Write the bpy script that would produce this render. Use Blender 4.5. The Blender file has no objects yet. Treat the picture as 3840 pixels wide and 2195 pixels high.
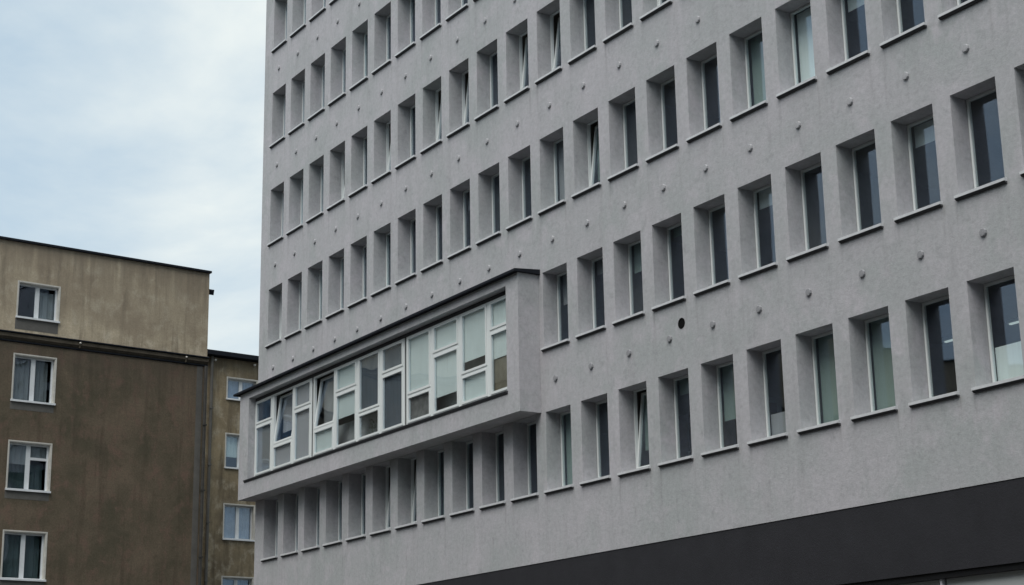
import bpy, math, random
from mathutils import Matrix, Vector
random.seed(7)
sc = bpy.context.scene
col = sc.collection
R = math.radians
ZG = 5.36            # height of the facade datum above the ground

# ------------------------------------------------------------------ camera
cam = bpy.data.cameras.new('camera'); camo = bpy.data.objects.new('camera', cam); col.objects.link(camo)
yaw, pit, rol = -1.00583, 0.26163, -0.01815
cyw, syw, cp, sp = math.cos(yaw), math.sin(yaw), math.cos(pit), math.sin(pit)
fw = Vector((syw*cp, cyw*cp, sp)); rt = Vector((cyw, -syw, 0)); up = rt.cross(fw)
r2 = rt*math.cos(rol) + up*math.sin(rol); u2 = up*math.cos(rol) - rt*math.sin(rol)
m = Matrix((r2, u2, -fw)).transposed().to_4x4()
m.translation = (47.163, -20.847, -3.76 + ZG)
camo.matrix_world = m
cam.sensor_width = 36; cam.lens = 59.127; cam.clip_end = 3000
sc.camera = camo

# ------------------------------------------------------------------ light
SUN = Vector((0.27, -0.47, 0.90)).normalized()
world = bpy.data.worlds.new('World'); sc.world = world; world.use_nodes = True
nt = world.node_tree; nt.nodes.clear()
def N(t, **k):
    n = nt.nodes.new(t)
    for a, b in k.items(): setattr(n, a, b)
    return n
def math_(op, a, b=None, c=None):
    n = nt.nodes.new('ShaderNodeMath'); n.operation = op
    for i, v in enumerate((a, b, c)):
        if v is None: continue
        if isinstance(v, (int, float)): n.inputs[i].default_value = v
        else: nt.links.new(v, n.inputs[i])
    return n.outputs[0]
sky = N('ShaderNodeTexSky', sky_type='NISHITA', sun_disc=False)
sky.sun_elevation = math.asin(SUN.z); sky.sun_rotation = math.atan2(SUN.x, SUN.y)
sky.air_density = 1.0; sky.dust_density = 2.0; sky.ozone_density = 1.5
tc = N('ShaderNodeTexCoord'); sep = N('ShaderNodeSeparateXYZ'); nt.links.new(tc.outputs['Generated'], sep.inputs[0])
zz = math_('ADD', math_('MAXIMUM', sep.outputs[2], 0.0), 0.22)
cmb = N('ShaderNodeCombineXYZ')
nt.links.new(math_('DIVIDE', sep.outputs[0], zz), cmb.inputs[0])
nt.links.new(math_('DIVIDE', sep.outputs[1], zz), cmb.inputs[1])
n1 = N('ShaderNodeTexNoise'); n1.inputs['Scale'].default_value = 1.9; n1.inputs['Detail'].default_value = 7; n1.inputs['Roughness'].default_value = .56
n1.inputs['Distortion'].default_value = .35
mp = N('ShaderNodeMapping'); mp.inputs['Location'].default_value = (3.1, 1.7, 0)
nt.links.new(cmb.outputs[0], mp.inputs[0]); nt.links.new(mp.outputs[0], n1.inputs['Vector'])
ramp = N('ShaderNodeValToRGB'); ramp.color_ramp.elements[0].position = .42; ramp.color_ramp.elements[1].position = .66
ramp.color_ramp.elements[0].color = (.86,)*3 + (1,); ramp.color_ramp.elements[1].color = (1, 1, 1, 1)
nt.links.new(n1.outputs['Fac'], ramp.inputs[0])
# thin veil between the blue gaps and the white cloud
cl = N('ShaderNodeMixRGB'); cl.inputs[1].default_value = (2.72, 3.36, 3.8, 1); cl.inputs[2].default_value = (4.25, 4.55, 4.5, 1)
r3 = N('ShaderNodeMapRange'); r3.inputs[1].default_value = .86; r3.inputs[2].default_value = 1; nt.links.new(ramp.outputs[0], r3.inputs[0])
nt.links.new(r3.outputs[0], cl.inputs[0])
mx = N('ShaderNodeMixRGB'); nt.links.new(ramp.outputs[0], mx.inputs[0]); nt.links.new(sky.outputs[0], mx.inputs[1]); nt.links.new(cl.outputs[0], mx.inputs[2])
bg = N('ShaderNodeBackground'); bg.inputs['Strength'].default_value = 0.1
nt.links.new(mx.outputs[0], bg.inputs[0]); wo = N('ShaderNodeOutputWorld'); nt.links.new(bg.outputs[0], wo.inputs[0])

sl = bpy.data.lights.new('sun', 'SUN'); slo = bpy.data.objects.new('sun', sl); col.objects.link(slo)
sl.energy = 1.5; sl.angle = R(50); sl.color = (1, .97, .93)
slo.rotation_euler = (-SUN).to_track_quat('-Z', 'Y').to_euler(); slo.location = (0, -30, 60)

vs = sc.view_settings; vs.view_transform = 'Standard'; vs.look = 'None'; vs.exposure = 1.02; vs.gamma = 1; vs.use_curve_mapping = False
try:
    sc.cycles.max_bounces = 8; sc.cycles.transparent_max_bounces = 12
except Exception: pass

# ------------------------------------------------------------------ materials
def mat(name, base, rough=.8, spec=.3, metal=0, var=.0, vscale=1.0, bump=0, bscale=60, streak=0, tint=None, stretch=(1, 1, 1), dark=None):
    M = bpy.data.materials.new(name); M.use_nodes = True
    t = M.node_tree; bs = t.nodes['Principled BSDF']
    bs.inputs['Base Color'].default_value = (*base, 1); bs.inputs['Roughness'].default_value = rough
    bs.inputs['Specular IOR Level'].default_value = spec; bs.inputs['Metallic'].default_value = metal
    L = t.links.new
    if var or bump or streak:
        c = t.nodes.new('ShaderNodeTexCoord')
    if var or streak:
        mp = t.nodes.new('ShaderNodeMapping'); mp.inputs['Scale'].default_value = stretch; L(c.outputs['Object'], mp.inputs[0])
        n = t.nodes.new('ShaderNodeTexNoise'); n.inputs['Scale'].default_value = vscale; n.inputs['Detail'].default_value = 7; n.inputs['Roughness'].default_value = .6
        L(mp.outputs[0], n.inputs['Vector'])
        mr = t.nodes.new('ShaderNodeMapRange'); mr.inputs[1].default_value = .3; mr.inputs[2].default_value = .7
        L(n.outputs['Fac'], mr.inputs[0])
        a = t.nodes.new('ShaderNodeMixRGB')
        lo = dark or tuple(v*(1-var) for v in base)
        hi = tint or tuple(min(1, v*(1+var)) for v in base)
        a.inputs[1].default_value = (*lo, 1); a.inputs[2].default_value = (*hi, 1)
        L(mr.outputs[0], a.inputs[0]); outc = a.outputs[0]
        # fine grain
        n2 = t.nodes.new('ShaderNodeTexNoise'); n2.inputs['Scale'].default_value = 14; n2.inputs['Detail'].default_value = 6; n2.inputs['Roughness'].default_value = .75
        L(c.outputs['Object'], n2.inputs['Vector'])
        m2 = t.nodes.new('ShaderNodeMapRange'); m2.inputs[1].default_value = .25; m2.inputs[2].default_value = .75; m2.inputs[3].default_value = 1-var*.6; m2.inputs[4].default_value = 1+var*.5
        L(n2.outputs['Fac'], m2.inputs[0])
        b = t.nodes.new('ShaderNodeMixRGB'); b.blend_type = 'MULTIPLY'; b.inputs[0].default_value = 1
        L(outc, b.inputs[1]); L(m2.outputs[0], b.inputs[2]); outc = b.outputs[0]
        if streak:
            ms = t.nodes.new('ShaderNodeMapping'); ms.inputs['Scale'].default_value = (2.2, 2.2, .12); L(c.outputs['Object'], ms.inputs[0])
            n3 = t.nodes.new('ShaderNodeTexNoise'); n3.inputs['Scale'].default_value = 1.6; n3.inputs['Detail'].default_value = 6; L(ms.outputs[0], n3.inputs['Vector'])
            m3 = t.nodes.new('ShaderNodeMapRange'); m3.inputs[1].default_value = .42; m3.inputs[2].default_value = .75; m3.inputs[3].default_value = 1; m3.inputs[4].default_value = 1-streak
            L(n3.outputs['Fac'], m3.inputs[0])
            b2 = t.nodes.new('ShaderNodeMixRGB'); b2.blend_type = 'MULTIPLY'; b2.inputs[0].default_value = 1
            L(outc, b2.inputs[1]); L(m3.outputs[0], b2.inputs[2]); outc = b2.outputs[0]
        L(outc, bs.inputs['Base Color'])
    if bump:
        nb = t.nodes.new('ShaderNodeTexNoise'); nb.inputs['Scale'].default_value = bscale; nb.inputs['Detail'].default_value = 4
        L(c.outputs['Object'], nb.inputs['Vector'])
        bp = t.nodes.new('ShaderNodeBump'); bp.inputs['Strength'].default_value = bump; bp.inputs['Distance'].default_value = .02
        L(nb.outputs['Fac'], bp.inputs['Height']); L(bp.outputs[0], bs.inputs['Normal'])
    return M
def plaster(name, a, b, c, dirt, stain=.35, sz=1.0, grain=.16, bmp=.7, gs=13):
    """weathered render: two colours in blotches, a third in mid patches, run-off stains and grain"""
    M = bpy.data.materials.new(name); M.use_nodes = True; t = M.node_tree; L = t.links.new
    bs = t.nodes['Principled BSDF']; bs.inputs['Roughness'].default_value = .95; bs.inputs['Specular IOR Level'].default_value = .1
    co = t.nodes.new('ShaderNodeTexCoord')
    def noise(scale, det, rough, lo, hi, st=(1, 1, 1), dist=0, o0=0, o1=1):
        mp = t.nodes.new('ShaderNodeMapping'); mp.inputs['Scale'].default_value = st; L(co.outputs['Object'], mp.inputs[0])
        n = t.nodes.new('ShaderNodeTexNoise'); n.inputs['Scale'].default_value = scale*sz; n.inputs['Detail'].default_value = det; n.inputs['Roughness'].default_value = rough; n.inputs['Distortion'].default_value = dist
        L(mp.outputs[0], n.inputs['Vector'])
        r = t.nodes.new('ShaderNodeMapRange'); r.inputs[1].default_value = lo; r.inputs[2].default_value = hi; r.inputs[3].default_value = o0; r.inputs[4].default_value = o1
        L(n.outputs['Fac'], r.inputs[0]); return r.outputs[0], n.outputs['Fac']
    def mixc(f, x, y, mode='MIX'):
        m_ = t.nodes.new('ShaderNodeMixRGB'); m_.blend_type = mode
        for i, v in enumerate((f, x, y)):
            if isinstance(v, tuple): m_.inputs[i].default_value = (*v, 1)
            elif isinstance(v, (int, float)): m_.inputs[i].default_value = v
            else: L(v, m_.inputs[i])
        return m_.outputs[0]
    f1, _ = noise(.42, 6, .62, .38, .62, dist=.3); f2, _ = noise(1.5, 8, .66, .50, .66, (1, 1, .8), .25); f3, _ = noise(1.0, 7, .6, .52, .70, (2.4, 2.4, .22), .3, 0, stain)
    f4, g = noise(gs, 7, .85, .3, .7, o0=1-grain, o1=1+grain*.8); f5, _ = noise(3.6, 7, .7, .54, .72, dist=.3, o0=0, o1=.5)
    cc = mixc(f2, mixc(f1, a, b), c); cc = mixc(f3, cc, dirt); cc = mixc(f5, cc, tuple(v*.72 for v in b)); cc = mixc(1.0, cc, f4, 'MULTIPLY')
    L(cc, bs.inputs['Base Color'])
    bp = t.nodes.new('ShaderNodeBump'); bp.inputs['Strength'].default_value = bmp; bp.inputs['Distance'].default_value = .03; L(g, bp.inputs['Height']); L(bp.outputs[0], bs.inputs['Normal'])
    return M
def glass(name, tint, boost=1.6):
    M = bpy.data.materials.new(name); M.use_nodes = True; t = M.node_tree; t.nodes.clear(); L = t.links.new
    o = t.nodes.new('ShaderNodeOutputMaterial'); mix = t.nodes.new('ShaderNodeMixShader')
    tr = t.nodes.new('ShaderNodeBsdfTransparent'); tr.inputs[0].default_value = (*tint, 1)
    gl = t.nodes.new('ShaderNodeBsdfGlossy'); gl.inputs['Roughness'].default_value = .02; gl.inputs[0].default_value = (.68, .79, .97, 1)
    ge = t.nodes.new('ShaderNodeNewGeometry'); dt = t.nodes.new('ShaderNodeVectorMath'); dt.operation = 'DOT_PRODUCT'
    L(ge.outputs['Incoming'], dt.inputs[0]); L(ge.outputs['Normal'], dt.inputs[1])
    def mm(op, a_, b_=None):
        n = t.nodes.new('ShaderNodeMath'); n.operation = op
        for i, v in enumerate((a_, b_)):
            if v is None: continue
            if isinstance(v, (int, float)): n.inputs[i].default_value = v
            else: L(v, n.inputs[i])
        return n.outputs[0]
    sch = mm('ADD', mm('MULTIPLY', mm('POWER', mm('SUBTRACT', 1.0, mm('ABSOLUTE', dt.outputs['Value'])), 5.0), .96), .04)
    fac = mm('MINIMUM', mm('MULTIPLY', sch, boost), .34)
    c = t.nodes.new('ShaderNodeTexCoord'); nb = t.nodes.new('ShaderNodeTexNoise'); nb.inputs['Scale'].default_value = .8; nb.inputs['Detail'].default_value = 1
    oi = t.nodes.new('ShaderNodeObjectInfo'); ad = t.nodes.new('ShaderNodeVectorMath'); ad.operation = 'ADD'
    ml = t.nodes.new('ShaderNodeMath'); ml.operation = 'MULTIPLY'; ml.inputs[1].default_value = 50; L(oi.outputs['Random'], ml.inputs[0])
    L(c.outputs['Object'], ad.inputs[0]); L(ml.outputs[0], ad.inputs[1]); L(ad.outputs[0], nb.inputs['Vector'])
    bp = t.nodes.new('ShaderNodeBump'); bp.inputs['Strength'].default_value = .25; bp.inputs['Distance'].default_value = .05
    L(nb.outputs['Fac'], bp.inputs['Height']); L(bp.outputs[0], gl.inputs['Normal'])
    L(fac, mix.inputs[0]); L(tr.outputs[0], mix.inputs[1]); L(gl.outputs[0], mix.inputs[2]); L(mix.outputs[0], o.inputs[0])
    return M
def emis(name, c, s):
    M = bpy.data.materials.new(name); M.use_nodes = True; b = M.node_tree.nodes['Principled BSDF']
    b.inputs['Emission Color'].default_value = (*c, 1); b.inputs['Emission Strength'].default_value = s; return M

MT = dict(
    stucco=plaster('grey_stucco', (.43, .42, .437), (.375, .388, .39), (.455, .44, .46), (.32, .318, .325), .38, 1.0, .17, .35, 10),
    charcoal=mat('charcoal_render', (.027, .027, .031), .85, .2, var=.12, vscale=1.3, bump=.2, bscale=40),
    black=mat('black_profile', (.006, .006, .007), .5, .3),
    pvc=mat('white_pvc', (.69, .72, .71), .35, .4),
    sill=mat('sill_aluminium', (.55, .56, .57), .5, .4, var=.08, vscale=6),
    under=mat('dark_trim_sill_shade', (.075, .075, .08), .8, .15),  # dark trim; below the window sills it paints the shade line
    roofing=mat('roof_flashing', (.012, .014, .019), .8, .15, var=.15, vscale=3),
    cap=mat('grey_cap', (.37, .37, .38), .85, .2, var=.1, vscale=20),
    capdark=mat('dark_grey_cap', (.27, .27, .28), .85, .2, var=.1, vscale=20),
    hole=mat('hole_dark', (.006, .006, .006), .9, .1),
    room=mat('room_paint', (.20, .19, .17), .9, .1, var=.15, vscale=.4),
    brown=mat('cupboard_brown', (.11, .075, .05), .6, .3, var=.3, vscale=3),
    blind=mat('blind_fabric', (.25, .31, .285), .9, .1, var=.06, vscale=9, stretch=(8, 1, .2)),
    blindw=mat('white_blind_fabric', (.80, .84, .83), .9, .1, var=.05, vscale=5, stretch=(6, 1, .2)),
    blindg=mat('grey_blind_fabric', (.33, .325, .34), .9, .1, var=.06, vscale=5, stretch=(6, 1, .2)),
    panel=mat('pale_panel', (.40, .42, .415), .45, .4, var=.06, vscale=1.2),
    alu=mat('aluminium_profile', (.42, .42, .45), .4, .5),
    plaster_up=plaster('beige_plaster', (.56, .475, .345), (.36, .295, .215), (.60, .525, .40), (.20, .163, .122), .75, 1.25, .26),
    plaster_lo=plaster('brown_plaster', (.175, .136, .098), (.105, .092, .064), (.18, .124, .094), (.07, .056, .042), .45, 1.25, .28),
    plaster_an=plaster('ochre_plaster', (.33, .265, .17), (.18, .145, .098), (.40, .35, .26), (.085, .068, .048), .75, 1.3),
    patch=mat('grey_plaster_patch', (.13, .125, .115), .95, .1, var=.2, vscale=1.5, bump=.3, bscale=20),
    ledge=mat('ledge_plaster', (.10, .085, .065), .95, .1, var=.3, vscale=2, bump=.3, bscale=20),
    trim=mat('cream_paint', (.56, .54, .49), .7, .2, var=.12, vscale=4),
    oldwhite=mat('white_window_paint', (.70, .72, .73), .45, .3, var=.06, vscale=4),
    pipe=mat('downpipe_zinc', (.05, .047, .042), .6, .3, var=.3, vscale=4),
    asphalt=mat('asphalt', (.042, .042, .043), .9, .2, var=.2, vscale=.3, bump=.4, bscale=80),
    paving=mat('paving_concrete', (.10, .097, .094), .9, .2, var=.15, vscale=.8, bump=.3, bscale=50),
    ceramic=mat('white_ceramic', (.72, .68, .62), .3, .5),
    blindl=mat('lilac_curtain', (.52, .50, .53), .9, .1, var=.08, vscale=5, stretch=(6, 1, .2)),
    panerefl=mat('slate_reflection', (.13, .145, .175), .9, .1, var=.1, vscale=4, stretch=(4, 1, .2)),  # reflection in the bay panes, put into the colour of a sheet
    blindk=mat('dusky_curtain', (.20, .19, .19), .9, .1, var=.35, vscale=6),
    leaf=mat('leaf_green', (.06, .085, .04), .6, .3, var=.4, vscale=20),
    teal=mat('dark_teal_curtain', (.10, .13, .135), .9, .1, var=.15, vscale=5, stretch=(6, 1, .2)),
    kraft=mat('brown_paper', (.23, .195, .15), .9, .1, var=.12, vscale=5),
    blindb=mat('bluish_curtain', (.37, .40, .50), .9, .1, var=.12, vscale=3),
    glass=glass('window_glass', (.955, .98, .97), 1.9),
    oldglass=glass('old_window_glass', (.88, .92, .92), 1.6),
    lamp=emis('fluorescent_tube', (.85, 1, .95), .2),
)

def sill_marks(M, pc, w, zs, h, amount):
    t = M.node_tree; L = t.links.new; bs = t.nodes['Principled BSDF']; src = bs.inputs['Base Color'].links[0].from_socket
    co = t.nodes.new('ShaderNodeTexCoord'); sp_ = t.nodes.new('ShaderNodeSeparateXYZ'); L(co.outputs['Object'], sp_.inputs[0])
    def mm(op, a_, b_=None, cl=False):
        n = t.nodes.new('ShaderNodeMath'); n.operation = op; n.use_clamp = cl
        for i, v in enumerate((a_, b_)):
            if v is None: continue
            if isinstance(v, (int, float)): n.inputs[i].default_value = v
            else: L(v, n.inputs[i])
        return n.outputs[0]
    u = mm('MODULO', mm('ADD', sp_.outputs[0], pc*10+.1), pc)                    # 0.1 at the left edge of an opening
    d = mm('MINIMUM', mm('ABSOLUTE', mm('SUBTRACT', u, .06)), mm('ABSOLUTE', mm('SUBTRACT', u, w+.14)))
    near = mm('SUBTRACT', 1.0, mm('DIVIDE', d, .075), True)
    v = mm('MODULO', mm('ADD', mm('SUBTRACT', zs, sp_.outputs[2]), h*12), h)      # distance below a sill
    fade = mm('SUBTRACT', 1.0, mm('DIVIDE', v, 1.25), True)
    mp = t.nodes.new('ShaderNodeMapping'); mp.inputs['Scale'].default_value = (5, 5, .5); L(co.outputs['Object'], mp.inputs[0])
    n = t.nodes.new('ShaderNodeTexNoise'); n.inputs['Scale'].default_value = 1.7; n.inputs['Detail'].default_value = 5; L(mp.outputs[0], n.inputs['Vector'])
    r = t.nodes.new('ShaderNodeMapRange'); r.inputs[1].default_value = .45; r.inputs[2].default_value = .65; L(n.outputs['Fac'], r.inputs[0])
    f = mm('MULTIPLY', mm('MULTIPLY', near, fade), mm('MULTIPLY', r.outputs[0], amount))
    near2 = mm('SUBTRACT', 1.0, mm('DIVIDE', mm('ABSOLUTE', mm('SUBTRACT', u, .565)), .05), True)
    v2 = mm('MODULO', mm('ADD', mm('SUBTRACT', .935, sp_.outputs[2]), h*12), h)
    f = mm('MAXIMUM', f, mm('MULTIPLY', mm('MULTIPLY', near2, mm('SUBTRACT', 1.0, mm('DIVIDE', v2, .55), True)), mm('MULTIPLY', r.outputs[0], amount*.8)))
    m_ = t.nodes.new('ShaderNodeMixRGB'); m_.inputs[2].default_value = (.17, .165, .16, 1); L(f, m_.inputs[0]); L(src, m_.inputs[1]); L(m_.outputs[0], bs.inputs['Base Color'])
sill_marks(MT['stucco'], 1.42, 1.009, 1.66, 3.3, .42)
def runoff(M, ztop, length, amount, colr):
    """dirt washed down from a ledge at height ztop"""
    t = M.node_tree; L = t.links.new; bs = t.nodes['Principled BSDF']; src = bs.inputs['Base Color'].links[0].from_socket
    co = t.nodes.new('ShaderNodeTexCoord'); sp_ = t.nodes.new('ShaderNodeSeparateXYZ'); L(co.outputs['Object'], sp_.inputs[0])
    mp = t.nodes.new('ShaderNodeMapping'); mp.inputs['Scale'].default_value = (1.6, 1.6, .12); L(co.outputs['Object'], mp.inputs[0])
    n = t.nodes.new('ShaderNodeTexNoise'); n.inputs['Scale'].default_value = 1.8; n.inputs['Detail'].default_value = 8; n.inputs['Roughness'].default_value = .65; L(mp.outputs[0], n.inputs['Vector'])
    a_ = t.nodes.new('ShaderNodeMapRange'); a_.inputs[1].default_value = ztop-length; a_.inputs[2].default_value = ztop; a_.inputs[3].default_value = -.32; a_.inputs[4].default_value = .18; L(sp_.outputs[2], a_.inputs[0])
    s_ = t.nodes.new('ShaderNodeMath'); s_.operation = 'ADD'; L(n.outputs['Fac'], s_.inputs[0]); L(a_.outputs[0], s_.inputs[1])
    r = t.nodes.new('ShaderNodeMapRange'); r.inputs[1].default_value = .42; r.inputs[2].default_value = .68; r.inputs[4].default_value = amount; L(s_.outputs[0], r.inputs[0])
    m_ = t.nodes.new('ShaderNodeMixRGB'); m_.inputs[2].default_value = (*colr, 1); L(r.outputs[0], m_.inputs[0]); L(src, m_.inputs[1]); L(m_.outputs[0], bs.inputs['Base Color'])
runoff(MT['plaster_up'], 13.45, 2.0, .65, (.23, .19, .145))
runoff(MT['plaster_up'], 11.2, 1.2, .4, (.26, .215, .16))
runoff(MT['plaster_lo'], 9.9, 3.0, .35, (.085, .072, .058))
runoff(MT['plaster_an'], 12.3, 5.0, .5, (.12, .10, .075))

# ------------------------------------------------------------------ mesh helpers
class MB:
    def __init__(s): s.v = []; s.f = []
    def quad(s, *p):
        i = len(s.v); s.v += [tuple(q) for q in p]; s.f.append(tuple(range(i, i+len(p)))); return s
    def box(s, x0, x1, y0, y1, z0, z1):
        i = len(s.v)
        s.v += [(x0,y0,z0),(x1,y0,z0),(x1,y1,z0),(x0,y1,z0),(x0,y0,z1),(x1,y0,z1),(x1,y1,z1),(x0,y1,z1)]
        s.f += [tuple(i+k for k in q) for q in ((0,3,2,1),(4,5,6,7),(0,1,5,4),(1,2,6,5),(2,3,7,6),(3,0,4,7))]; return s
    def prism(s, prof, x0, x1):
        # profile of (y, z) points run along x
        i = len(s.v); n = len(prof)
        s.v += [(x0, y, z) for y, z in prof] + [(x1, y, z) for y, z in prof]
        for k in range(n): s.f.append((i+k, i+(k+1) % n, i+n+(k+1) % n, i+n+k))
        s.f.append(tuple(i+k for k in range(n-1, -1, -1))); s.f.append(tuple(i+n+k for k in range(n))); return s
    def lathe_y(s, prof, n=16):
        # profile (r, y) turned about the y axis
        i = len(s.v)
        for r, y in prof:
            for k in range(n):
                a = 2*math.pi*(k+.5)/n; s.v.append((r*math.cos(a), y, r*math.sin(a)))
        for j in range(len(prof)-1):
            for k in range(n):
                s.f.append((i+j*n+k, i+j*n+(k+1) % n, i+(j+1)*n+(k+1) % n, i+(j+1)*n+k))
        s.f.append(tuple(i+(len(prof)-1)*n+k for k in range(n))); return s
    def ring(s, x0, x1, z0, z1, w, y0, y1, wb=None, wt=None):
        wb = wb or w; wt = wt or w
        s.box(x0, x0+w, y0, y1, z0, z1); s.box(x1-w, x1, y0, y1, z0, z1)
        s.box(x0+w, x1-w, y0, y1, z0, z0+wb); s.box(x0+w, x1-w, y0, y1, z1-wt, z1); return s
    def mesh(s, name, m, smooth=False):
        me = bpy.data.meshes.new(name); me.from_pydata(s.v, [], s.f); me.update()
        me.materials.append(MT[m])
        if smooth:
            for q in me.polygons: q.use_smooth = True
        return me
def put(name, me, parent=None, loc=(0, 0, 0), rot=None):
    o = bpy.data.objects.new(name, me); col.objects.link(o); o.parent = parent; o.location = loc
    if rot: o.rotation_euler = rot
    return o
def tag(o, label, cat, group=None):
    o['label'] = label; o['category'] = cat
    if group: o['group'] = group
    return o
def facade(xs, zs, is_open, depth):
    """front sheet at y = 0 with openings and their reveals"""
    b = MB()
    nx, nz = len(xs)-1, len(zs)-1
    O = [[bool(is_open((xs[i]+xs[i+1])/2, (zs[j]+zs[j+1])/2)) for j in range(nz)] for i in range(nx)]
    for i in range(nx):
        for j in range(nz):
            x0, x1, z0, z1 = xs[i], xs[i+1], zs[j], zs[j+1]
            if not O[i][j]: b.quad((x0, 0, z0), (x1, 0, z0), (x1, 0, z1), (x0, 0, z1)); continue
            d = depth
            if i == 0 or not O[i-1][j]: b.quad((x0, 0, z0), (x0, 0, z1), (x0, d, z1), (x0, d, z0))
            if i == nx-1 or not O[i+1][j]: b.quad((x1, 0, z0), (x1, d, z0), (x1, d, z1), (x1, 0, z1))
            if j == 0 or not O[i][j-1]: b.quad((x0, 0, z0), (x0, d, z0), (x1, d, z0), (x1, 0, z0))
            if j == nz-1 or not O[i][j+1]: b.quad((x0, 0, z1), (x1, 0, z1), (x1, d, z1), (x0, d, z1))
    return b

# ------------------------------------------------------------------ ground
def struct(name, me, loc=(0, 0, 0)):
    o = put(name, me, None, loc); o['kind'] = 'structure'; return o
struct('ground', MB().quad((-900, -900, 0), (900, -900, 0), (900, 900, 0), (-900, 900, 0)).mesh('ground', 'asphalt'))
pv = MB(); pv.box(-6, 60, -4.2, -.02, .0, .12)
struct('pavement', pv.mesh('pavement', 'paving'), (0, 0, .004))
struct('kerb', MB().box(-6, 60, -4.36, -4.203, 0, .135).mesh('kerb', 'paving'), (0, 0, .002))

# ------------------------------------------------------------------ grey office building
PC, WW, ZS, ZT, H = 1.42, 1.009, 1.66, 3.523, 3.3
NC = 24; XL, XR = -0.66, 34.33; ZTOP = 24.6; DEP = .5
ROWS = range(7)                 # row 0 is the lowest window row; row 1 holds the bay
office = bpy.data.objects.new('office_building', None); col.objects.link(office); office.location = (0, 0, ZG)
tag(office, 'tall grey stucco office block with deep window grid and a long glazed bay', 'building')
BX0, BX1 = 0.007, 14.91         # bay opening
def colx(c): return c*PC
def is_open(x, z):
    k = int((z-ZS)//H) if z > ZS else -1
    if k not in ROWS or not (ZS + k*H < z < ZT + k*H): return False
    if k == 1 and x < 14.95: return BX0 < x < 14.85
    c = int(x//PC) if x > 0 else -1
    return 0 <= c < NC and colx(c) < x < colx(c)+WW
xs = [XL] + sorted([colx(c) for c in range(NC)] + [colx(c)+WW for c in range(NC)]) + [XR]
zs = [.14] + [v for k in ROWS for v in (ZS+k*H, ZT+k*H)] + [ZTOP]
wb = facade(xs, zs, is_open, DEP)
wb.quad((XL, 0, -ZG), (XL, 0, ZTOP), (XL, 14, ZTOP), (XL, 14, -ZG))
wb.quad((XR, 0, -ZG), (XR, 14, -ZG), (XR, 14, ZTOP), (XR, 0, ZTOP))
wb.quad((XL, 14, -ZG), (XL, 14, ZTOP), (XR, 14, ZTOP), (XR, 14, -ZG))
wb.quad((XL, 0, .14), (XL, .3, .14), (XR, .3, .14), (XR, 0, .14))
put('wall', wb.mesh('office_wall', 'stucco'), office)
put('roof', MB().box(XL-.1, XR+.1, -.1, 14.1, ZTOP+.003, ZTOP+.12).mesh('office_roof', 'roofing'), office)
# rooms behind the windows
rm = MB()
for k in ROWS:
    zf = ZS+k*H-.85
    rm.box(XL+.02, XR-.02, DEP+.003, 6.2, zf-.30, zf)
    for c in [-1] + list(range(1, NC+1, 4)):
        x = colx(c)-.2 if c > 0 else XL+.05
        rm.box(x-.05, x+.05, DEP+.004, 6.2, zf+.003, zf+H-.303)
rm.box(XL+.02, XR-.02, 6.203, 6.3, .5, ZTOP-.2)
put('room_interior', rm.mesh('rooms', 'room'), office)

# shared meshes of one window, origin at the lower left corner of its opening
HH = ZT-ZS; Z0 = .13            # frame stands on the sloped sill
fr = MB(); fr.ring(0.002, WW-.002, Z0, HH-.002, .018, .395, .47)
frame_me = fr.mesh('window_frame', 'pvc')
fs = MB(); fs.v = list(fr.v); fs.f = list(fr.f); fs.ring(.016, WW-.016, Z0+.016, HH-.016, .034, .385, .45)
window_me = fs.mesh('window', 'pvc')
sh = MB(); sh.ring(.024, WW-.024, 0, HH-.05-Z0, .042, -.03, .035); sash_me = sh.mesh('sash', 'pvc')
def pane_mesh(name, x0, x1, z0, z1, m='glass', y=0.0, th=.012):
    return MB().box(x0, x1, y, y+th, z0, z1).mesh(name, m)
pane_me = pane_mesh('pane', .048, WW-.048, Z0+.048, HH-.048)
pane_t_me = pane_mesh('pane_tilt', .064, WW-.064, .04, HH-.09-Z0)
sb = MB()
sb.prism([(-.075, .008), (-.075, .056), (.0, .066), (.0, .008)], -.045, WW+.045)
sb.prism([(.001, .05), (.001, .066), (.41, .128), (.41, .10)], .001, WW-.001)
nf = len(sb.f)
sb.prism([(-.07, .0075), (-.001, .0075), (-.001, -.026), (-.03, -.026)], -.043, WW+.043)  # dark strip standing in for the shade under the sill
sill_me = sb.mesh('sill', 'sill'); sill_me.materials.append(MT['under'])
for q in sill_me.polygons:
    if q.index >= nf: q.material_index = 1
BL = {}
def blind_me(frac, m, x0=.03, x1=WW-.03, h=None):
    key = (round(frac, 2), m)
    if key not in BL:
        h = HH-.03-Z0
        BL[key] = MB().box(x0, x1, .52, .526, Z0+.02+h*(1-frac), HH-.02).mesh('blind', m)
    return BL[key]
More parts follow.
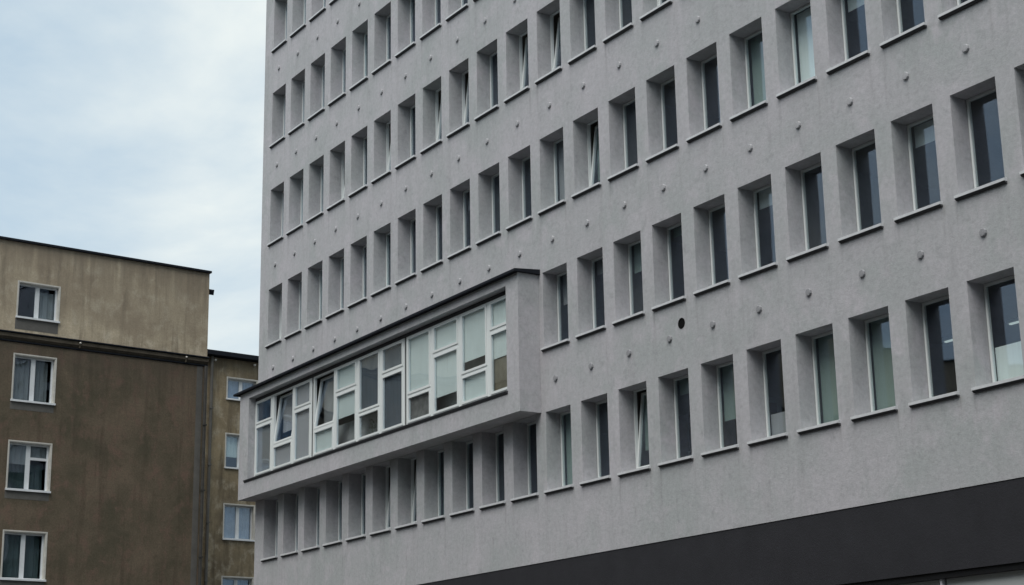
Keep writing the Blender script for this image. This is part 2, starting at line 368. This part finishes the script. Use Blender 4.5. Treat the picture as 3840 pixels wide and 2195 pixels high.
# state of each window: (row from below, column) -> blind fraction, blind cloth, tilted
ST = {(0,20):(.0,'blind',0),(0,19):(0,'blind',0),(0,18):(1,'blind',0),(0,17):(1,'blind',0),(0,16):(.0,'blind',0),(0,15):(.66,'blind',0),
 (0,14):(.2,'blind',0),(0,13):(.75,'blind',1),(0,12):(.0,'blind',0),(0,11):(1,'blind',0),(0,10):(0,'blind',0),(0,9):(0,'blind',0),(0,8):(0,'blind',0),
 (0,7):(1,'blind',0),(0,6):(0,'blind',1),(0,5):(0,'blind',1),(0,4):(0,'blind',0),(0,3):(0,'blind',0),(0,2):(0,'blind',0),(0,1):(0,'blind',0),(0,0):(0,'blind',0),
 (1,20):(0,'blind',0),(1,19):(.24,'blindw',0),(1,18):(0,'blind',0),(1,17):(0,'blind',0),(1,16):(.22,'blindw',0),(1,15):(0,'blind',0),(1,14):(.12,'blind',0),
 (1,13):(.38,'blind',0),(1,12):(.2,'blindg',0),(1,11):(.42,'blindg',0),(1,21):(0,'blind',0),
 (2,20):(0,'blind',0),(2,19):(.0,'blind',0),(2,18):(.3,'blindw',0),(2,17):(1,'blindw',0),(2,16):(1,'blind',0),(2,15):(0,'blind',0),(2,14):(0,'blind',0),
 (2,13):(0,'blind',0),(2,12):(.8,'blind',1),(2,11):(.9,'blindg',0),(2,10):(.0,'blind',0),(2,9):(0,'blind',0),(2,8):(.3,'blindg',0),
 (3,11):(.4,'blind',1),(3,10):(.5,'blind',1),(3,12):(0,'blind',0),(3,13):(0,'blind',0),(3,9):(0,'blind',0),(3,7):(.6,'blind',1),(3,8):(.0,'blind',1)}
for k in ROWS:
    for c in range(NC):
        if k == 1 and c <= 10: continue
        if (k, c) in ST: frac, bm, tilt = ST[k, c]
        else:
            frac = random.choice([0, 0, 0, 0, .2, .4, .7, 1]); bm = random.choice(['blind', 'blind', 'blindg']); tilt = random.random() < .12
        w = put('window', frame_me if tilt else window_me, office, (colx(c), 0, ZS+k*H))
        if tilt:
            ang = R(random.uniform(5, 8))
            put('sash', sash_me, w, (0, .425, Z0+.026), (-ang, 0, 0))
            put('pane', pane_t_me, w, (0, .425, Z0+.026), (-ang, 0, 0))
        else:
            put('pane', pane_me, w, (0, .405, 0))
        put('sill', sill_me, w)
        if frac: put('blind', blind_me(frac, bm), w, (0, .12 if tilt else random.uniform(0, .03), 0))

for c, m_, f_ in ((20, 'blindw', .36), (16, 'blindg', .27)):  # plain sheets across the lower part of two windows
    w = [o for o in office.children if o.name.startswith('window') and abs(o.location.x-colx(c)) < .01 and abs(o.location.z-ZS) < .01][0]
    put('half_sheet', MB().box(.03, WW-.03, .5, .506, Z0+.02, Z0+.02+(HH-Z0)*f_).mesh('half_sheet', m_), w)

# round caps on the spandrels, one under each window
cap_b = MB().lathe_y([(.072, .002), (.072, -.034), (.064, -.042), (.03, -.043)], 8)
cap_me = cap_b.mesh('vent_cap', 'cap'); capd_me = cap_b.mesh('vent_cap_dark', 'capdark')
for k in range(1, 7):
    for c in range(NC):
        if k == 1 and c <= 10: continue
        put('vent_cap', capd_me if k == 1 else cap_me, office, (colx(c)+.465+random.uniform(-.012, .012), 0, .935+k*H+random.uniform(-.012, .012)))
hb = MB().lathe_y([(.115, -.004), (.105, -.012), (.088, -.012), (.086, -.003)], 24)
hole = put('vent_hole', hb.mesh('vent_hole', 'hole'), office, (20.743, 0, 4.486))

# ---- the glazed bay
YF = -.58; YW = -.36
bay = MB()
fb = facade([-.67, BX0, BX1, 15.44], [3.535, 4.07, 6.60, 6.81], lambda x, z: BX0 < x < BX1 and 4.07 < z < 6.6, .30)
bay.v = [(x, y+YF, z) for x, y, z in fb.v]; bay.f = fb.f
bay.quad((15.44, YF, 3.535), (15.44, -.002, 3.535), (15.44, -.002, 6.81), (15.44, YF, 6.81))
bay.quad((-.67, YF, 3.535), (-.67, YF, 6.81), (-.67, -.002, 6.81), (-.67, -.002, 3.535))
bay.quad((-.67, YF, 3.535), (-.67, -.002, 3.535), (15.44, -.002, 3.535), (15.44, YF, 3.535))
bayo = put('bay', bay.mesh('bay', 'stucco'), office)
put('roof_edge', MB().prism([(YF-.13, 6.812), (YF-.13, 6.872), (-.003, 6.93), (-.003, 6.812)], -.93, 15.52).mesh('roof_edge', 'roofing'), bayo)
put('bay_floor', MB().box(-.6, 15.38, YF+.28, .1, 3.95, 4.06).mesh('bay_floor', 'room'), bayo)
put('bay_ceiling', MB().box(-.6, 15.38, YF+.31, .1, 6.62, 6.7).mesh('bay_ceiling', 'room'), bayo)
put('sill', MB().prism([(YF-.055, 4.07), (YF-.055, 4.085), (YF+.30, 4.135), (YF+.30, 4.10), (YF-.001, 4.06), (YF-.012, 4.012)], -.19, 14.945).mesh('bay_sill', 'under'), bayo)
MX = [0.01, 1.32, 2.77, 4.06, 5.50, 6.89, 8.24, 9.61, 11.0, 12.4, 13.76, 14.908]
ZB, ZU = 4.137, 6.50
#   (upper blind, cloth), (lower blind, cloth), tilted upper sash
BST = [((.0,'blindl'),(1,'blindg'),0), ((.75,'blindl'),(1,'blindl'),1), ((1,'blindl'),(1,'blindl'),0), ((.9,'blindg'),(1,'blindw'),1),
       ((1,'blindw'),(.45,'blindw'),0), ((1,'panerefl'),(0,'blindk'),0), ((1,'panerefl'),(1,'panerefl'),0), ((1,'blindw'),(1,'blindk'),0),
       ((1,'blindw'),(.72,'blindw'),0), ((.8,'blindw'),(1,'blindw'),0), ((1,'blindw'),(.42,'blindw'),0)]
for k in range(11):
    x0, x1 = MX[k], MX[k+1]
    if k in (3, 7): x0 += .045
    if k in (2, 6): x1 -= .045
    zt0, zt1 = (5.645, 5.825) if k % 2 == 0 else (4.845, 5.005)
    f = MB(); f.ring(x0, x1, ZB, ZU, .08, YW, YW+.07, wt=.05); f.box(x0+.08, x1-.08, YW, YW+.07, zt0+.04, zt1-.04)
    up_z = (zt1-.04, ZU-.05); lo_z = (ZB+.08, zt0+.04)
    tilt = BST[k][2]
    for (a, b_), is_up in ((up_z, 1), (lo_z, 0)):
        if not (tilt and is_up): f.ring(x0+.075, x1-.075, a-.005, b_+.005, .06, YW-.018, YW+.05, wt=.04)
    wo_ = put('window', f.mesh('bay_window', 'pvc'), bayo)
    for (a, b_), is_up in ((up_z, 1), (lo_z, 0)):
        if tilt and is_up:
            hgt = b_-a; ang = R(7.5)
            s_ = MB().ring(x0+.078, x1-.078, 0, hgt, .06, -.018, .05)
            put('sash', s_.mesh('sash', 'pvc'), bayo, (0, YW+.01, a), (-ang, 0, 0))
            put('pane', pane_mesh('pane', x0+.134, x1-.134, .056, hgt-.056, 'glass', .01), bayo, (0, YW+.01, a), (-ang, 0, 0))
        else:
            put('pane', pane_mesh('pane', x0+.13, x1-.13, a+.05, b_-.03, 'glass', YW+.012), bayo)
        fr_, bm = BST[k][0 if is_up else 1]
        if fr_:
            yb = YW+.065 if not (tilt and is_up) else YW+.30
            put('blind', MB().box(x0+.08, x1-.08, yb, yb+.006, b_-(b_-a)*fr_, b_+.02).mesh('blind', bm), bayo)  # the slate ones are painted pane reflections
put('paper_cover', MB().box(MX[10]+.09, MX[11]-.09, YW+.085, YW+.09, ZB+.06, ZB+.95).mesh('paper_cover', 'kraft'), bayo)
for x in (4.06, 9.61):
    put('joint_strip', MB().box(x-.044, x+.044, YW+.02, YW+.06, ZB, ZU).mesh('joint_strip', 'black'), bayo)
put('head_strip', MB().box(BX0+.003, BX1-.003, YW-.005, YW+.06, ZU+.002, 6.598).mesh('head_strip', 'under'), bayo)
put('window_board', MB().box(.05, 14.85, YW+.08, YW+.26, ZB+.003, ZB+.03).mesh('window_board', 'pvc'), bayo)

def potted_plant(x, y, z, n, label):
    e = bpy.data.objects.new('potted_plant', None); col.objects.link(e); e.location = (x, y, z); tag(e, label, 'plant')
    b = MB(); k = 12
    for r_, zz_ in ((.055, 0), (.075, .12)):
        for i in range(k): b.v.append((r_*math.cos(6.2832*i/k), r_*math.sin(6.2832*i/k), zz_))
    for i in range(k): b.f.append((i, (i+1) % k, k+(i+1) % k, k+i))
    b.f.append(tuple(range(k-1, -1, -1))); b.f.append(tuple(range(k, 2*k))); put('pot', b.mesh('pot', 'kraft'), e)
    l = MB(); rr = random.Random(3)
    for i in range(n):
        a_ = rr.uniform(0, 6.28); h_ = rr.uniform(.12, .55); q = rr.uniform(.02, .13); w_ = rr.uniform(.02, .04); le = rr.uniform(.06, .12)
        cx, cy = q*math.cos(a_), .6*q*math.sin(a_); dx, dy = math.cos(a_), .5*math.sin(a_); up_ = rr.uniform(-.4, .7)*le
        l.quad((cx, cy, h_), (cx+dx*le*.5-dy*w_, cy+dy*le*.5+dx*w_*.5, h_+up_*.6), (cx+dx*le, cy+dy*le, h_+up_), (cx+dx*le*.5+dy*w_, cy+dy*le*.5-dx*w_*.5, h_+up_*.6))
    for i in range(7): a_ = i*.9; l.quad((0, 0, .1), (.006, 0, .1), (.006+.08*math.cos(a_), .05*math.sin(a_), .42), (.08*math.cos(a_), .05*math.sin(a_), .42))
    put('leaves', l.mesh('leaves', 'leaf'), e)
potted_plant(7.45, YW+.19, ZG+ZB+.031, 90, 'bushy potted plant on the window board behind a low pane of the bay')
potted_plant(7.86, YW+.19, ZG+ZB+.031, 45, 'small potted plant beside the bushy one behind a low pane of the bay')

# ---- base of the office: charcoal fascia, shadow gap and pale shopfront panels
put('fascia', MB().box(XL+.002, XR-.002, .012, .32, -1.165, .138).mesh('fascia', 'charcoal'), office)
put('head_profile', MB().box(XL+.004, XR-.004, .05, .3, -1.27, -1.167).mesh('head_profile', 'black'), office)
put('plinth', MB().box(XL+.002, XR-.002, .02, .3, -ZG, -ZG+.45).mesh('plinth', 'charcoal'), office)
pn = MB().box(.05, 2.80, .16, .2, -ZG+.455, -1.272).mesh('panel', 'panel'); mn = MB().box(-.03, .012, .09, .2, -ZG+.455, -1.272).mesh('mullion', 'alu')
for i in range(12):
    x = 27.2-2.86*9+2.86*i
    put('panel', pn, office, (x, 0, 0)); put('mullion', mn, office, (x, 0, 0))
put('panel_backing', MB().box(XL+.01, XR-.01, .21, .3, -ZG+.455, -1.272).mesh('panel_backing', 'black'), office)

# furniture seen through the panes
def cupboard(x, y, z, w, h, label):
    e = bpy.data.objects.new('cupboard', None); col.objects.link(e); e.location = (x, y, z); tag(e, label, 'cupboard')
    put('carcass', MB().box(0, w, .02, .45, 0, h).mesh('carcass', 'brown'), e)
    for i in range(2):
        d = put('door', MB().box(.01+i*w/2, (i+1)*w/2-.01, 0, .018, .06, h-.02).mesh('door', 'brown'), e)
        put('handle', MB().box((.94 if i == 0 else 1.03)*w/2, (.97 if i == 0 else 1.06)*w/2, -.03, -.001, h*.5, h*.62).mesh('handle', 'alu'), d)
ZF0 = ZG+ZS-.85
cupboard(colx(13)+.3, 1.2, ZF0+.001, 1.1, 2.15, 'brown cupboard behind the window with a short blind')
cupboard(colx(14)+.55, 1.2, ZF0+.001, 1.2, 2.0, 'brown cupboard behind the window with blind drawn two thirds')
def lamp(x, y, label):
    e = bpy.data.objects.new('ceiling_lamp', None); col.objects.link(e); e.location = (x, y, ZF0+H-.303); tag(e, label, 'lamp')
    put('housing', MB().box(-.4, .4, -.05, .05, -.06, 0).mesh('housing', 'pvc'), e)
    put('tube', MB().box(-.36, .36, -.03, .03, -.085, -.061).mesh('tube', 'lamp'), e)
lamp(24.75, 3.7, 'lit ceiling strip lamp deep in the office room, away from the half sheet')
lamp(26.4, 3.7, 'lit ceiling strip lamp in the office room behind the half sheet')

# ------------------------------------------------------------------ old apartment houses
def old_window(parent, x0, x1, z0, z1, kind, m_trim='trim'):
    w, h = x1-x0, z1-z0; d = .15
    f = MB(); f.ring(.0, w, .0, h, .075, d-.005, d+.06)
    cx = w*.5
    f.box(cx-.075, cx+.075, d-.012, d+.05, .074, h-.074)
    if kind == 'vent': f.box(cx+.075, w-.075, d-.01, d+.05, h*.66, h*.66+.09)
    o = put('window', f.mesh('old_window', 'oldwhite'), parent, (x0, 0, z0))
    put('trim', MB().ring(-.045, w+.045, -.0, h+.05, .045, -.012, -.001, wb=.001).mesh('trim', m_trim), o)
    j = MB().box(.001, .02, .0, d-.006, .02, h-.002).box(w-.02, w-.001, .0, d-.006, .02, h-.002).box(.02, w-.02, .0, d-.006, h-.02, h-.002)
    put('reveal', j.mesh('reveal', m_trim), o)
    put('sill', MB().prism([(-.07, -.03), (-.07, .035), (d, .07), (d, -.02)], -.06, w+.06).mesh('old_sill', 'oldwhite'), o)
    put('pane', pane_mesh('pane', .07, cx-.07, .07, h-.07, 'oldglass', d+.02), o)
    if kind == 'vent':
        put('pane', pane_mesh('pane', cx+.07, w-.07, .07, h*.66+.01, 'oldglass', d+.02), o)
        put('pane', pane_mesh('pane', cx+.07, w-.07, h*.66+.08, h-.07, 'oldglass', d+.02), o)
    else:
        put('pane', pane_mesh('pane', cx+.07, w-.07, .07, h-.07, 'oldglass', d+.02), o)
    return o
def curtain(o, x0, x1, z0, z1, m, y=.27):
    # pleated cloth
    b = MB(); n = max(4, int((x1-x0)/.06)); pts = [(x0+(x1-x0)*i/n, y+.02*math.sin(i*1.9)) for i in range(n+1)]
    for (a, ya), (c, yc) in zip(pts, pts[1:]): b.quad((a, ya, z0), (c, yc, z0), (c, yc, z1), (a, ya, z1))
    put('curtain', b.mesh('curtain', m), o)

old = bpy.data.objects.new('apartment_building', None); col.objects.link(old); old.location = (-10, 0, ZG); old.rotation_euler = (0, 0, R(95))
tag(old, 'old brown plastered apartment house with beige top storey and white windows', 'building')
OX0, OX1, OD = -46, 2.12, 12
OW = [(10.76, 12.02, 'plain'), (7.83, 9.44, 'plain'), (4.78, 6.42, 'vent'), (1.79, 3.38, 'plain'), (-1.25, .35, 'plain')]
wx0, wx1 = -5.19, -3.72
def op(x, z): return wx0 < x < wx1 and any(a < z < b for a, b, _ in OW)
zlo = [-ZG] + sorted(v for a, b, _ in OW[1:] for v in (a, b)) + [10.06]
zup = [10.06, OW[0][0], OW[0][1], 13.45]
def shell(b, x0, x1, z0, z1, d):
    b.quad((x0, 0, z0), (x0, 0, z1), (x0, d, z1), (x0, d, z0)); b.quad((x1, 0, z0), (x1, d, z0), (x1, d, z1), (x1, 0, z1))
    b.quad((x0, d, z0), (x0, d, z1), (x1, d, z1), (x1, d, z0))
lo = facade([OX0, wx0, wx1, OX1], zlo, op, .25); shell(lo, OX0, OX1, -ZG, 10.06, OD); put('lower_wall', lo.mesh('lower_wall', 'plaster_lo'), old)
upw = facade([OX0, wx0, wx1, OX1-.02], zup, op, .25); shell(upw, OX0, OX1-.02, 10.06, 13.45, OD); put('upper_wall', upw.mesh('upper_wall', 'plaster_up'), old)
put('roof', MB().prism([(-.09, 13.452), (-.09, 13.53), (OD*.5, 13.95), (OD+.1, 13.53), (OD+.1, 13.452)], OX0-.1, OX1+.03).mesh('roof', 'roofing'), old)
ld = put('cornice', MB().prism([(-.002, 9.93), (-.10, 10.03), (-.10, 10.15), (-.002, 10.17)], OX0, OX1).mesh('cornice', 'ledge'), old)
put('flashing', MB().prism([(-.15, 10.172), (-.15, 10.20), (-.002, 10.25), (-.002, 10.172)], OX0, OX1+.02).mesh('flashing', 'roofing'), ld)
put('cornice_shade', MB().prism([(-.002, 9.86), (-.045, 9.88), (-.045, 9.926), (-.002, 9.928)], OX0, OX1).mesh('cornice_shade_strip', 'roofing'), ld)  # near-black strip painting the shadow line below the cornice
for a, b_, kind in OW:
    o = old_window(old, wx0, wx1, a, b_, kind)
    w, h = wx1-wx0, b_-a
    if a > 10: curtain(o, w*.5, w-.08, .08, h*.84, 'blindg', .24)
    elif a > 7: curtain(o, .1, w*.44, .1, h-.1, 'capdark', .3); curtain(o, w*.56, w*.9, .1, h-.1, 'capdark', .3)
    elif a > 4: curtain(o, .08, w*.46, h*.56, h-.08, 'blindg', .24); curtain(o, w*.54, w-.08, h*.7, h-.08, 'blindg', .26); curtain(o, .08, w-.08, .08, h*.6, 'teal', .45)
    else: curtain(o, .08, w*.47, .08, h-.08, 'teal', .3); curtain(o, w*.54, w-.1, .08, h-.08, 'teal', .34)
    put('plaster_patch', MB().box(-.06, w+.02, -.006, -.001, -.42 if a > 10 else -.3, -.04).mesh('patch', 'patch'), o)
orm = MB()
for a, b_, _ in OW: orm.box(OX0+.1, OX1-.1, .26, 5, a-.98, a-.8)
orm.box(OX0+.1, OX1-.1, 5.0, 5.1, -ZG, 13.2); orm.box(-7.1, -7, .26, 5, -ZG, 13.2); orm.box(-2, -1.9, .26, 5, -ZG, 13.2)
put('room_interior', orm.mesh('old_rooms', 'room'), old)
for x in (-2.9, 1.2):
    k = put('insulator', MB().lathe_y([(.025, 0), (.035, -.04), (.025, -.07), (.015, -.08)], 12).mesh('insulator', 'ceramic'), old, (x, -.1, 10.1))
    put('bracket', MB().box(-.01, .01, -.02, .10, -.18, -.03).mesh('bracket', 'ledge'), k)
put('lamp_bracket', MB().prism([(.10, 12.66), (.05, 12.86), (.36, 12.82), (.36, 12.74)], 2.102, 2.34).mesh('lamp_bracket', 'roofing'), old)
def pipe(name, parent, x, y, z0, z1, r, m):
    b = MB(); n = 12
    for z in (z0, z1):
        for k in range(n): b.v.append((x+r*math.cos(6.2832*k/n), y+r*math.sin(6.2832*k/n), z))
    for k in range(n): b.f.append((k, (k+1) % n, n+(k+1) % n, n+k))
    b.f.append(tuple(range(n-1, -1, -1))); b.f.append(tuple(range(n, 2*n)))
    o = put(name, b.mesh(name, m), parent)
    z = z0+1
    while z < z1:
        put('clamp', MB().box(x-r-.015, x+r+.015, y-r-.015, y+r*.2, z, z+.05).mesh('clamp', m), o); z += 2.4
    return o
pipe('downpipe', old, 2.02, -.09, -ZG, 9.86, .06, 'pipe')
put('corner_strip', MB().box(1.70, 1.93, -.012, -.001, -ZG, 9.85).mesh('corner_strip', 'patch'), old)

ann = bpy.data.objects.new('apartment_building', None); col.objects.link(ann); ann.location = (-18, 0, ZG); ann.rotation_euler = (0, 0, R(95))
tag(ann, 'ochre stained apartment house with dark eaves, set back behind the brown one', 'building')
AX0, AX1 = 2.9, 17
AW = [(10.56, 11.48), (7.62, 9.06), (4.63, 6.08), (1.62, 3.07), (-1.4, .05)]
ax0, ax1 = 6.42, 7.83
def opa(x, z): return ((ax0 < x < ax1) or (ax0+3.4 < x < ax1+3.4)) and any(a < z < b for a, b in AW)
za = [-ZG] + sorted(v for a, b in AW for v in (a, b)) + [12.3]
aw = facade([AX0, ax0, ax1, ax0+3.4, ax1+3.4, AX1], za, opa, .25); shell(aw, AX0, AX1, -ZG, 12.3, 10); put('wall', aw.mesh('annex_wall', 'plaster_an'), ann)
put('roof', MB().prism([(-.35, 12.33), (-.35, 12.52), (5, 13.2), (10.2, 12.4), (10.2, 12.31), (0, 12.302)], AX0-.1, AX1+.1).mesh('annex_roof', 'roofing'), ann)
for i, (a, b_) in enumerate(AW):
    for dx in (0, 3.4):
        o = old_window(ann, ax0+dx, ax1+dx, a, b_, 'plain')
        w, h = ax1-ax0, b_-a
        curtain(o, .08, w-.08, h*(.05, .35, .06, .05, .1)[i], h-.06, 'blindw' if i == 1 else 'blindb', .225)
arm = MB()
for a, b_ in AW: arm.box(AX0+.1, AX1-.1, .26, 5, a-.98, a-.8)
arm.box(AX0+.1, AX1-.1, 5, 5.1, -ZG, 12.2)
put('room_interior', arm.mesh('annex_rooms', 'room'), ann)
pipe('downpipe', ann, 5.62, -.09, -ZG, 12.3, .065, 'patch')
for x in (5.78, 7.65): put('insulator', MB().lathe_y([(.04, 0), (.06, -.05), (.04, -.12)], 12).mesh('insulator', 'ceramic'), ann, (x, -.02, 12.16))

# ------------------------------------------------------------------ unseen house added across the street to shade the low facade
opp = bpy.data.objects.new('apartment_building', None); col.objects.link(opp); opp.location = (74, -29, 0); opp.rotation_euler = (0, 0, R(180))
tag(opp, 'long brown plastered house added out of view to shade the grey facade', 'building')
PX = [3+4.1*i for i in range(15)]; PZ = [1.2, 4.6, 8.0, 11.4, 14.8, 18.2]
pw = facade([0] + [v for x in PX for v in (x, x+1.5)] + [66], [0] + [v for z in PZ for v in (z, z+1.7)] + [21.9],
            lambda x, z: any(a < x < a+1.5 for a in PX) and any(a < z < a+1.7 for a in PZ), .2)
shell(pw, 0, 66, 0, 21.9, 11); put('wall', pw.mesh('opposite_wall', 'plaster_lo'), opp)
put('roof', MB().prism([(-.4, 21.903), (-.4, 22.02), (5.5, 23.8), (11.4, 22.02), (11.4, 21.903)], -.3, 66.3).mesh('opposite_roof', 'roofing'), opp)
of = MB().ring(.001, 1.499, .001, 1.699, .08, .12, .18); of.box(.71, .79, .115, .17, .08, 1.62); of_me = of.mesh('opposite_window', 'oldwhite')
op_me = pane_mesh('opposite_pane', .07, 1.43, .07, 1.63, 'oldglass', .15)
oc_me = MB().box(.02, 1.48, .24, .25, .02, 1.68).mesh('opposite_curtain', 'capdark')
for x in PX:
    for z in PZ:
        o = put('window', of_me, opp, (x, 0, z)); put('pane', op_me, o); put('curtain', oc_me, o)
